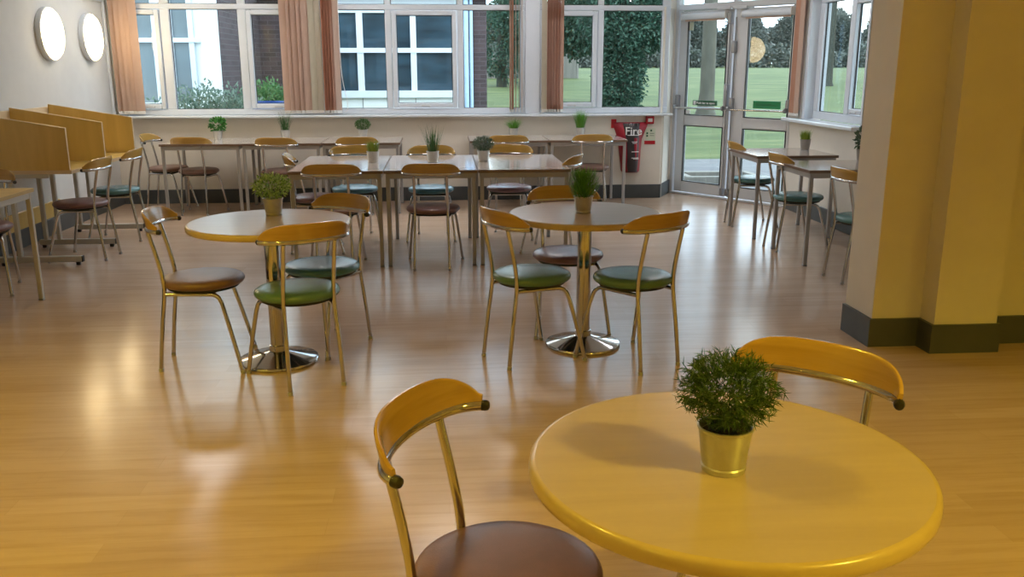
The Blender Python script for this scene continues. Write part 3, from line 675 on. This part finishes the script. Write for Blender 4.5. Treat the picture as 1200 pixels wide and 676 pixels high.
plant(-.08, 7.22, 'spiky', 'tall wispy spiky grass in a tin pail on the middle joined table', .32, .16, 'l_dark', seed=7)
plant(.33, 7.25, 'ball', 'grey-green rounded plant in a tin pail on the rightmost joined table', .20, .185, 'l_grey', seed=8)
plant(-2.39, 9.80, 'broad', 'small broad-leaved plant in a tin pail on the leftmost window table', .225, .19, 'l_broad', seed=9)
plant(-1.69, 9.86, 'spiky', 'spiky grass in a tin pail on the second window table', .31, .17, 'l_dark', seed=10)
plant(-.86, 9.86, 'ball', 'dark green ball-shaped plant in a tin pail on the third window table', .20, .18, 'l_near', seed=11)
plant(.785, 9.90, 'droop', 'wide drooping green grass in a tin pail, window table right of the gap', .215, .22, 'l_grass', seed=12)
plant(1.535, 9.94, 'grass', 'upright green grass in a tin pail on the rightmost window table', .30, .13, 'l_grass', seed=13)
plant(3.345, 8.05, 'short', 'short spiky yellow-green plant in a grey clay pot on the side table', .195, .12, 'l_yel', grey=True, seed=14)
plant(3.40, 7.02, 'broad', 'leafy plant in a grey pot peeking out beside the yellow pillar', .27, .12, 'l_grey', grey=True, seed=15)

# ------------------------------------------------------------------ things on the walls
def wall_lamp(y, label):
    root = empty('wall_lamp', (WX0, y, 1.77), 0, label, 'lamp', 'round lamps on the left wall')
    b = MB(); b.lathe([(.20, 0), (.232, .002), (.236, .02), (.236, .045), (.228, .052), (.20, .052)], 56, axis='x'); b.build('lamp_base', M['upvc'], root)
    b = MB(); b.lathe([(.226, .045), (.224, .06), (.205, .078), (.15, .094), (.08, .101), (.01, .103)], 56, axis='x'); b.build('lamp_shade', M['lamp'], root)
wall_lamp(8.63, 'round glowing wall lamp on left wall, nearer to the viewer')
wall_lamp(9.60, 'round glowing wall lamp on left wall, nearer to the blind in the corner')
# fire extinguisher cover
root = empty('fire_extinguisher_cover', (2.13, BY, .30), 0, 'red and black fabric fire extinguisher cover hanging below the window sill', 'fire extinguisher cover')
def hull(profile, d0, d1, seg=18):
    """profile: list of (z, xl, xr, depth); rounded front bulge"""
    vs = []; k = seg + 1
    for z, xl, xr, dp in profile:
        for i in range(k):
            t = i / seg; x = xl + (xr - xl) * t; e = abs(2 * t - 1); yy = -(d0 + dp * (1 - e ** 3)); vs.append((x, yy, z))
        vs += [(xr, -.004, z), (xl, -.004, z)]
    k += 2; fs = []
    for j in range(len(profile) - 1):
        for i in range(k): fs.append((j * k + i, j * k + (i + 1) % k, (j + 1) * k + (i + 1) % k, (j + 1) * k + i))
    fs += [tuple(range(k - 1, -1, -1)), tuple(range((len(profile) - 1) * k, len(profile) * k))]
    return vs, fs
b = MB(); prof = [(.0, -.075, .115, .08), (.02, -.09, .125, .11), (.10, -.10, .13, .12), (.25, -.12, .135, .12), (.38, -.14, .145, .10), (.46, -.165, .175, .08), (.52, -.19, .20, .06), (.55, -.20, .205, .04), (.565, -.17, .18, .03)]
vs, fs = hull(prof, .01, .1); b.add(vs, fs); b.build('cover_body', M['red'], root)
b = MB(); prof = [(.01, -.068, .108, .090), (.10, -.075, .112, .112), (.25, -.085, .115, .112), (.38, -.095, .118, .092), (.46, -.105, .122, .075), (.52, -.11, .125, .057), (.555, -.10, .115, .040)]
vs, fs = hull(prof, .034, .1); b.add(vs, fs); b.build('front_panel', M['blackf'], root)
b = MB(); prof = [(.14, -.0, .085, .100), (.26, -.0, .085, .103), (.395, -.0, .09, .085)]
vs, fs = hull(prof, .042, .1); b.add(vs, fs); b.build('red_window', M['red'], root)
text_mesh('cover_lettering', 'Fire', .125, M['white'], root, (.018, -.135, .470), (PI / 2, 0, 0), .003)
b = MB()
for z, x0, x1 in ((.425, -.05, .08), (.35, 0, .06), (.335, .01, .05), (.24, -.0, .08), (.17, .0, .08), (.16, .02, .08)): b.box(x0, x1, -.160, -.130, z, z + .006)
b.build('small_print', M['white'], root, False)
b = MB()
for i in range(3): b.box(-.03 + i * .05, -.022 + i * .05, -.10, -.075, .53, .556, bev=.002)
b.build('clip', M['greym'], root)
b = MB(); b.box(-.215, -.155, -.012, 0, .50, .60, bev=.002); b.build('bracket', M['redbox'], root)
root = empty('fire_call_point', (2.355, BY, .89), 0, 'small red fire alarm call point box below the window sill', 'alarm box')
b = MB(); b.box(-.048, .048, -.04, 0, -.045, .045, bev=.006); b.build('housing', M['redbox'], root)
b = MB(); b.box(-.025, .028, -.043, -.0395, -.02, .018, bev=.002); b.build('button_window', M['white'], root)
root = empty('wall_notice', (2.375, BY, .70), 0, 'small pale notice with a red bottom band beside the fire cover', 'notice')
b = MB(); b.box(-.06, .055, -.004, -.0005, -.045, .095); b.build('sheet', M['notice'], root, False)
b = MB(); b.box(-.07, .055, -.0055, -.0035, -.085, -.045); b.build('red_band', M['redbox'], root, False)
b = MB(); b.box(-.05, -.03, -.005, -.0045, -.0, .02); b.box(-.05, -.03, -.005, -.0045, .03, .05); b.box(-.01, .04, -.005, -.0045, .01, .015); b.box(-.01, .04, -.005, -.0045, .035, .04); b.box(-.005, .015, -.005, -.0045, .06, .08); b.build('notice_print', M['exitd'], root, False)

# ------------------------------------------------------------------ outside
def gz(y): return -.15 if y < 15 else (-.15 + (min(y, 45) - 15) * .0483 + (max(0, y - 45)) * .004)
def sheet(name, xs, ys, m, dz=0, fn=gz):
    b = MB(); vs = [(x, y, fn(y) + dz) for y in ys for x in xs]; n = len(xs)
    b.add(vs, [(j * n + i, j * n + i + 1, (j + 1) * n + i + 1, (j + 1) * n + i) for j in range(len(ys) - 1) for i in range(n - 1)]); return struct(name, b, m, True)
sheet('lawn', [-60, -20, 0, 20, 60, 120], [-8, 10.4, 15, 18, 22, 26, 30, 36, 42, 45, 60, 90, 140], M['lawn'])
b = MB(); b.box(1.2, 9.5, 10.62, 15.6, -.16, -.12); b.box(3.88, 9.5, 5.0, 10.62, -.16, -.12); struct('patio', b, M['paving'])
# concrete trough in the patio
root = empty('drain_trough', (3.95, 12.55, -.12), 0, 'low concrete edged trough set in the patio outside the doors', 'trough')
b = MB(); ring2 = [(-.55, .55, -.35, -.25), (-.55, .55, .25, .35), (-.55, -.45, -.25, .25), (.45, .55, -.25, .25)]
for a in ring2: b.box(a[0], a[1], a[2], a[3], 0, .10, bev=.008)
b.build('kerb', M['fence'], root)
b = MB(); b.box(-.45, .45, -.25, .25, 0, .03); b.build('gravel', M['soil'], root, False)
# main opposite building
root = empty('brick_building', (0, 16, -.15), 0, 'dark brick building with white framed windows across the courtyard', 'building')
def L2(b): b.T = lambda x, y, z: (x, y - 16, z + .15); return b
b = L2(MB()); b.box(-3.3, -1.80, 16, 16.3, -.15, 2.95); b.box(.57, .80, 16, 16.3, -.15, 2.95); b.box(.50, .80, 16.3, 24, -.15, 2.95); b.box(-3.3, -3.08, 13.09, 16, -.15, 2.95); b.box(.35, .57, 16.05, 16.3, -.15, 2.95); b.build('brick_wall', M['brick'], root, False)
b = L2(MB()); b.box(-3.3, .86, 15.85, 16.35, 2.62, 3.0); b.box(-3.3, .9, 15.8, 24, 3.0, 3.08); b.build('roof_edge', M['fascia'], root, False)
f = L2(MB()); f.box(-1.80, .36, 16.0, 16.1, 2.38, 2.62); f.box(-1.80, .36, 15.96, 16.1, .96, 1.08)
for a, c in ((-1.80, -1.74), (-1.44, -1.33), (-.52, -.42), (.22, .36)): f.box(a, c, 16.0, 16.08, 1.08, 2.38)
f.box(-1.80, .36, 15.99, 16.07, 1.72, 1.80)
fr = f.build('window_frame', M['upvc'], root, False)
f = L2(MB()); f.box(-1.80, .36, 16.03, 16.1, -.15, .96)
f.build('infill_panel', M['fascia'], root, False)
f = L2(MB())
for xx in (-1.38, -.46): f.box(xx, xx + .012, 16.02, 16.03, -.1, .95)
f.build('panel_joint', M['greym'], root, False)
g = L2(MB()); g.box(-1.78, .3, 16.045, 16.055, 1.08, 2.38); g.build('pane', M['dim_pane'], fr, False)
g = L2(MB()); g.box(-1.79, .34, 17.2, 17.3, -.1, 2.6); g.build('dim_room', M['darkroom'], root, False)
g = L2(MB()); g.tube([(.44, 15.93, -.1), (.44, 15.93, 2.6)], .045, 12); g.tube([(.53, 15.93, -.1), (.53, 15.93, 2.6)], .03, 12); g.build('downpipe', M['bluewhite'], root)
# left wing
root = empty('courtyard_wing', (-4.6, 13, -.15), 0, 'white panelled wing with tall windows at the left of the courtyard', 'building')
def L3(b): b.T = lambda x, y, z: (x + 4.6, y - 13, z + .15); return b
f = L3(MB()); f.box(-3.27, -3.06, 12.9, 13.05, -.15, 2.95); f.box(-6.5, -3.27, 12.94, 13.06, -.15, 1.0); f.box(-6.5, -3.27, 12.94, 13.06, 2.45, 2.95); f.build('white_cladding', M['fascia'], root, False)
f = L3(MB())
for a, c in ((-6.5, -6.3), (-5.5, -5.4), (-4.6, -4.5), (-3.93, -3.80), (-3.72, -3.66), (-3.45, -3.38)): f.box(a, c, 12.95, 13.05, 1.0, 2.45)
f.box(-6.5, -3.27, 12.94, 13.04, 1.81, 1.87); fr = f.build('window_frame', M['upvc'], root, False)
g = L3(MB()); g.box(-6.4, -3.40, 12.99, 13.0, 1.0, 2.45); g.build('pane', M['pale_pane'], fr, False)
g = L3(MB()); g.box(-6.4, -3.46, 13.5, 13.6, .9, 2.5); g.build('pale_curtain', M['greym'], root, False)
g = L3(MB()); g.box(-3.38, -3.27, 13.0, 13.02, 1.0, 2.45); g.build('pale_reflecting_pane', M['fascia'], root, False)  # window pane whose pale reflection is painted as solid white
# shrubs and trees
def crown(b, c, rad, n, L, r, kind='oval', hollow=.45):
    for i in range(n):
        d = rv(r); k = r.uniform(hollow, 1) ** .6 * (1 + .22 * noise.noise(Vector((d.x * 2.1 + c[0], d.y * 2.1 + c[1], d.z * 2.1 + c[2]))))
        p = Vector((c[0] + d.x * rad[0] * k, c[1] + d.y * rad[1] * k, c[2] + d.z * rad[2] * k))
        oval(b, p, (d + rv(r)).normalized(), rv(r), L * r.uniform(.6, 1.3), L * r.uniform(.35, .6))
def shrub(x, y, blobs, n, L, m, label, seed, group=None):
    r = random.Random(seed); z0 = gz(y); root = empty('garden_shrub', (x, y, z0), 0, label, 'shrub', group)
    b = MB()
    for c, rad in blobs: crown(b, c, rad, n // len(blobs), L, r, hollow=.2)
    b.build('foliage', M[m], root, False)
    b = MB()
    for i in range(9):
        a = r.uniform(0, 6.28); q = r.uniform(.1, .3); b.tube([(q * .2 * math.cos(a), q * .2 * math.sin(a), 0), (q * math.cos(a), q * math.sin(a), .45), (q * 1.8 * math.cos(a), q * 1.8 * math.sin(a), .9)], [.015, .01, .005], 5)
    b.build('stem', M['darkbark'], root)
shrub(-3.1, 11.9, [((-.35, 0, .62), (.55, .45, .62)), ((.0, .1, .80), (.45, .45, .62)), ((.42, -.05, .78), (.42, .4, .62)), ((-.75, 0, .4), (.3, .35, .55))], 12000, .06, 'o_shrub', 'grey-green leafy shrub outside the left window', 21)
shrub(-2.33, 13.05, [((-.15, 0, .75), (.45, .4, .68)), ((.25, .05, .68), (.5, .4, .66))], 10000, .065, 'o_shrub2', 'fresh green leafy shrub outside, right of the grey-green one', 22)
root = empty('garden_tub', (-2.12, 11.35, -.15), 0, 'blue plastic tub outside at the foot of the green shrub', 'tub')
b = MB(); b.lathe([(.15, .0), (.16, .02), (.19, 1.18), (.20, 1.19), (.20, 1.22), (.185, 1.22), (.17, 1.1), (.02, 1.1)], 24, (0, 0, 0)); b.build('tub_body', M['tub'], root)
def branchy(b, r, p, d, L, rad, depth, lean=.5):
    q = p + d * L; mid = p + d * L * .5 + rv(r) * L * .06
    b.tube([p, mid, q], [rad, rad * .85, rad * .65], 7 if rad > .05 else 4, caps=False)
    if depth <= 0: return
    for i in range(r.randint(2, 3)):
        dd = (d + rv(r) * lean + Vector((0, 0, .12))).normalized(); branchy(b, r, q, dd, L * r.uniform(.6, .8), rad * .6, depth - 1, lean)
def tree(x, y, th, tr, blobs, n, L, m, label, seed, group=None, bark='darkbark', bare=0):
    r = random.Random(seed); root = empty('garden_tree', (x, y, gz(y)), 0, label, 'tree', group)
    b = MB()
    if bare: 
        b.tube([(0, 0, -.1), (0, 0, .15), (.02, 0, .6), (0, .02, th)], [tr * 1.7, tr * 1.2, tr, tr * .85], 14)
        for i in range(4): branchy(b, r, Vector((0, 0, th - .02 - i * .2)), (Vector((0, 0, .8)) + rv(r) * .7).normalized(), th * .34, tr * .55, bare)
    else: b.tube([(0, 0, -.1), (0, 0, th * .5), (.05, 0, th)], [tr * 1.3, tr, tr * .6], 10)
    b.build('trunk', M[bark], root)
    if blobs:
        b = MB()
        for c, rad in blobs: crown(b, c, rad, n // len(blobs), L, r)
        b.build('crown', M[m], root, False)
    return root
tree(3.98, 20.0, 3.2, .16, [((0, 0, 1.0), (.45, .45, 1.3)), ((0, 0, 1.4), (.58, .55, 1.4)), ((.1, 0, 2.6), (1.05, .9, 1.1)), ((.2, 0, 4.2), (1.25, 1.1, 1.3)), ((.75, .1, 2.4), (.55, .5, .7)), ((-.45, 0, 3.4), (.7, .6, 1.0)), ((.9, .2, 3.6), (.7, .6, .9))], 26000, .10, 'o_ivy', 'thick ivy-clad dark green tree filling the right window', 31)
tree(6.91, 23.3, 4.6, .19, None, 0, 0, None, 'bare grey tree trunk on the lawn seen through the left glass door', 32, None, 'trunk', 4)
tree(3.35, 27.5, 4.0, .2, [((.3, 0, 3.2), (1.4, 1.2, 2.0)), ((-.5, 0, 4.6), (1.5, 1.2, 1.6)), ((.9, 0, 2.3), (.8, .8, 1.0))], 10000, .14, 'o_con', 'dark evergreen tree beyond the lawn behind the orange blind', 33)
tree(2.25, 34.0, 3.2, .16, [((.1, 0, 1.7), (1.2, 1.0, 1.5)), ((.7, 0, 2.4), (.9, .8, 1.2))], 8000, .13, 'o_con', 'bushy conifer beyond the lawn at right edge of the brick building', 34)
tree(3.3, 36.0, 4.6, .16, [((-.3, 0, 3.0), (1.1, 1.0, 1.5)), ((.3, 0, 1.6), (1.2, 1.0, 1.2))], 8000, .13, 'o_con', 'tall conifer just behind the thin see-through blind', 35)
tree(14.8, 34, 3.4, .17, None, 0, 0, None, 'bare tree outside seen through the side window', 36, None, 'darkbark', 5)
tree(16.7, 36, 3.8, .16, None, 0, 0, None, 'bare tree outside seen in the narrow opening pane of side window', 37, None, 'darkbark', 5)
r = random.Random(5); proto = []
kinds = [('o_wood', 5), ('o_wood', 6), ('o_far', 7)]
spots = [(4 + 4.4 * i, 78, i % 2) for i in range(9)] + [(1.8 + 4.4 * i, 84, (i + 1) % 2) for i in range(10)] + [(4.4 + 4.4 * i, 90, (i + 1) % 2) for i in range(9)]
for i, (x, y, k) in enumerate(spots):
    if i < 3 or len(proto) < 2:
        if len(proto) < 2:
            o = tree(x, y, 2.6, .14, [((0, 0, 1.5), (1.55, 1.4, 1.6)), ((-.4, 0, 2.4), (1.25, 1.2, 1.3)), ((.4, 0, 2.7), (1.25, 1.2, 1.4)), ((0, 0, 3.4 + .5 * len(proto)), (1.2, 1.1, 1.1))], 5200, .26, 'o_wood', 'winter tree in the wood at the far end of the lawn', 40 + i, 'trees of the wood beyond the lawn'); proto.append(o); continue
    o = copy_tree(proto[k]); o.location = (x, y, gz(y)); o.rotation_euler = (0, 0, r.uniform(0, 6)); s = r.uniform(.95, 1.15); o.scale = (s, s, s * r.uniform(.9, 1.1))
rr = random.Random(77); b = MB()
for i in range(9000):
    x = rr.uniform(-2, 48); oval(b, Vector((x, 72 + rr.uniform(-1, 1) + .5 * math.sin(x), gz(74) + rr.uniform(0, 1.5) * (1 + .3 * math.sin(x * 1.7)))), rv(rr), rv(rr), .34, .2)
tag(b.build('woodland_undergrowth', M['o_wood'], None, False), 'dark undergrowth along the foot of the wood beyond the lawn', 'undergrowth', kind='stuff')
b = MB()
for i in range(26000):
    x = rr.uniform(-2, 60); hh = 3.6 + .7 * math.sin(x * .8) + .5 * math.sin(x * 2.3 + 1); oval(b, Vector((x, 97 + rr.uniform(-1.5, 1.5), gz(97) + hh * (1 - rr.random() ** 1.6))), rv(rr), rv(rr), .5, .3)
tag(b.build('woodland_thicket', M['o_wood'], None, False), 'dark thicket closing the view behind the wood at the far end of the lawn', 'thicket', kind='stuff')
# bright board fence
root = empty('board_fence', (6.25, 39, gz(39)), 0, 'pale weathered board fence at the far side of the lawn', 'fence')
for i in range(4):
    b = MB(); b.box(-5.2 + i * 1.2 + .02, -5.2 + (i + 1) * 1.2 - .02, -.02, .02, .0, .92)
    for j in range(7): b.box(-5.2 + i * 1.2 + .05 + j * .16, -5.2 + i * 1.2 + .06 + j * .16, -.03, -.02, 0, .92)
    b.build('fence_panel', M['fence'], root, False)
for i in range(5):
    b = MB(); b.box(-5.25 + i * 1.2, -5.15 + i * 1.2, -.06, .04, -.1, 1.0, bev=.01); b.build('post', M['fence'], root, False)

# ------------------------------------------------------------------ lights
def downlight(x, y, energy, color, size=146, blend=.4, label=None):
    root = empty('downlight', (x, y, CZ), 0, label, 'lamp', 'recessed ceiling lamps')
    b = MB(); n = 28; vs = []
    for i in range(n):
        t = 2 * PI * i / n
        for rr, zz in ((.085, -.001), (.11, -.001), (.11, -.010), (.088, -.014)): vs.append((rr * math.cos(t), rr * math.sin(t), zz))
    b.add(vs, [(i * 4 + j, ((i + 1) % n) * 4 + j, ((i + 1) % n) * 4 + (j + 1) % 4, i * 4 + (j + 1) % 4) for i in range(n) for j in range(4)]); b.build('trim_ring', M['upvc'], root)
    b = MB(); b.lathe([(.01, -.006), (.084, -.004), (.084, -.001), (.01, -.001)], 24); b.build('lens', M['warm_lamp'], root)
    l = bpy.data.lights.new('downlight_beam', 'SPOT'); l.energy = energy; l.color = color; l.spot_size = R(size); l.spot_blend = blend; l.shadow_soft_size = .05
    o = bpy.data.objects.new('downlight_beam', l); col.objects.link(o); o.location = (x, y, CZ - .03)
WC = (1, .71, .065)
i = 0
for x, y, e, cone in ((2.36, .1, 325, 128), (-2.0, -.4, 110, 128), (-3.1, .9, 95, 124), (-2.5, 2.7, 80, 112), (3.9, 2.0, 45, 118), (-.9, 2.1, 75, 112)):
    downlight(x, y, e, WC, size=cone, blend=.4, label='warm ceiling downlight above the near part of the room')
def area(name, loc, rot, sx, sy, e, c, portal=False):
    l = bpy.data.lights.new(name, 'AREA'); l.shape = 'RECTANGLE'; l.size = sx; l.size_y = sy; l.energy = e; l.color = c
    if portal: l.cycles.is_portal = True
    o = bpy.data.objects.new(name, l); col.objects.link(o); o.location = loc; o.rotation_euler = rot; return o
area('window_portal', (-.45, 10.30, 1.72), (-PI / 2, 0, 0), 6.2, 1.6, 1, (1, 1, 1), True)
area('side_window_portal', (RX + .25, 8.28, 1.72), (PI / 2, 0, PI / 2), 1.3, 1.6, 1, (1, 1, 1), True)
dc = Vector(TD(.83, .15, 1.25)); area('door_portal', dc, (PI / 2, 0, ang), 1.6, 2.5, 1, (1, 1, 1), True)
def fill_panel(x, y, e, c, label):  # unseen glowing panels, added only to brighten the far part of the room
    root = empty('added_fill_panel', (x, y, CZ), 0, label, 'lamp', 'added ceiling fill panels')
    b = MB(); ring(b, -.3, .3, -.3, .3, .02, 0, 0) if 0 else None
    b.box(-.3, .3, -.3, -.28, -.02, 0); b.box(-.3, .3, .28, .3, -.02, 0); b.box(-.3, -.28, -.28, .28, -.02, 0); b.box(.28, .3, -.28, .28, -.02, 0); b.build('frame', M['upvc'], root, False)
    b = MB(); b.box(-.28, .28, -.28, .28, -.012, -.002); b.build('diffuser', M['panel'], root, False)
M['panel'] = lamp_mat('fill_panel_glow', (.99, .97, .98), 14.0)
for x, y in ((-2.6, 9.1), (-.9, 9.1), (.9, 9.1), (2.5, 8.4), (0, 7.0)): fill_panel(x, y, 1, None, 'unseen fill panel added at the ceiling to brighten the far part of the room')

# world: bright overcast sky with soft blue patches
w = bpy.data.worlds.new('overcast_sky'); bpy.context.scene.world = w; w.use_nodes = True; nt = w.node_tree
bg = nt.nodes['Background']
tc = N(nt, 'ShaderNodeTexCoord'); mp = N(nt, 'ShaderNodeMapping'); mp.inputs['Scale'].default_value = (1.5, 1.5, 4)
nt.links.new(tc.outputs['Generated'], mp.inputs['Vector'])
n = N(nt, 'ShaderNodeTexNoise', Scale=2.0, Detail=5); nt.links.new(mp.outputs['Vector'], n.inputs['Vector'])
r_ = ramp(nt, n.outputs['Fac'], [(.35, (.55, .75, 1.0)), (.6, (.92, .97, 1.0))])
nt.links.new(r_.outputs['Color'], bg.inputs['Color']); bg.inputs['Strength'].default_value = 4.8

# ------------------------------------------------------------------ camera
F, PITCH, ROLL, YAW, H = 1039.4, .2443, -.0012, .0772, 1.4718
cam = bpy.data.cameras.new('camera'); cam.sensor_fit = 'HORIZONTAL'; cam.sensor_width = 36; cam.lens = F / 1200 * 36
co = bpy.data.objects.new('camera', cam); col.objects.link(co)
fw = Vector((math.sin(YAW) * math.cos(PITCH), math.cos(YAW) * math.cos(PITCH), -math.sin(PITCH)))
rt = Vector((math.cos(YAW), -math.sin(YAW), 0)); up = rt.cross(fw)
r2 = rt * math.cos(ROLL) + up * math.sin(ROLL); u2 = -rt * math.sin(ROLL) + up * math.cos(ROLL)
co.matrix_world = Matrix(((r2.x, u2.x, -fw.x, 0), (r2.y, u2.y, -fw.y, 0), (r2.z, u2.z, -fw.z, H), (0, 0, 0, 1)))
cam.clip_start = .05; cam.clip_end = 500
sc = bpy.context.scene; sc.camera = co
sc.view_settings.view_transform = 'Standard'; sc.view_settings.look = 'None'; sc.view_settings.gamma = 1; sc.view_settings.exposure = 0; sc.view_settings.use_curve_mapping = False
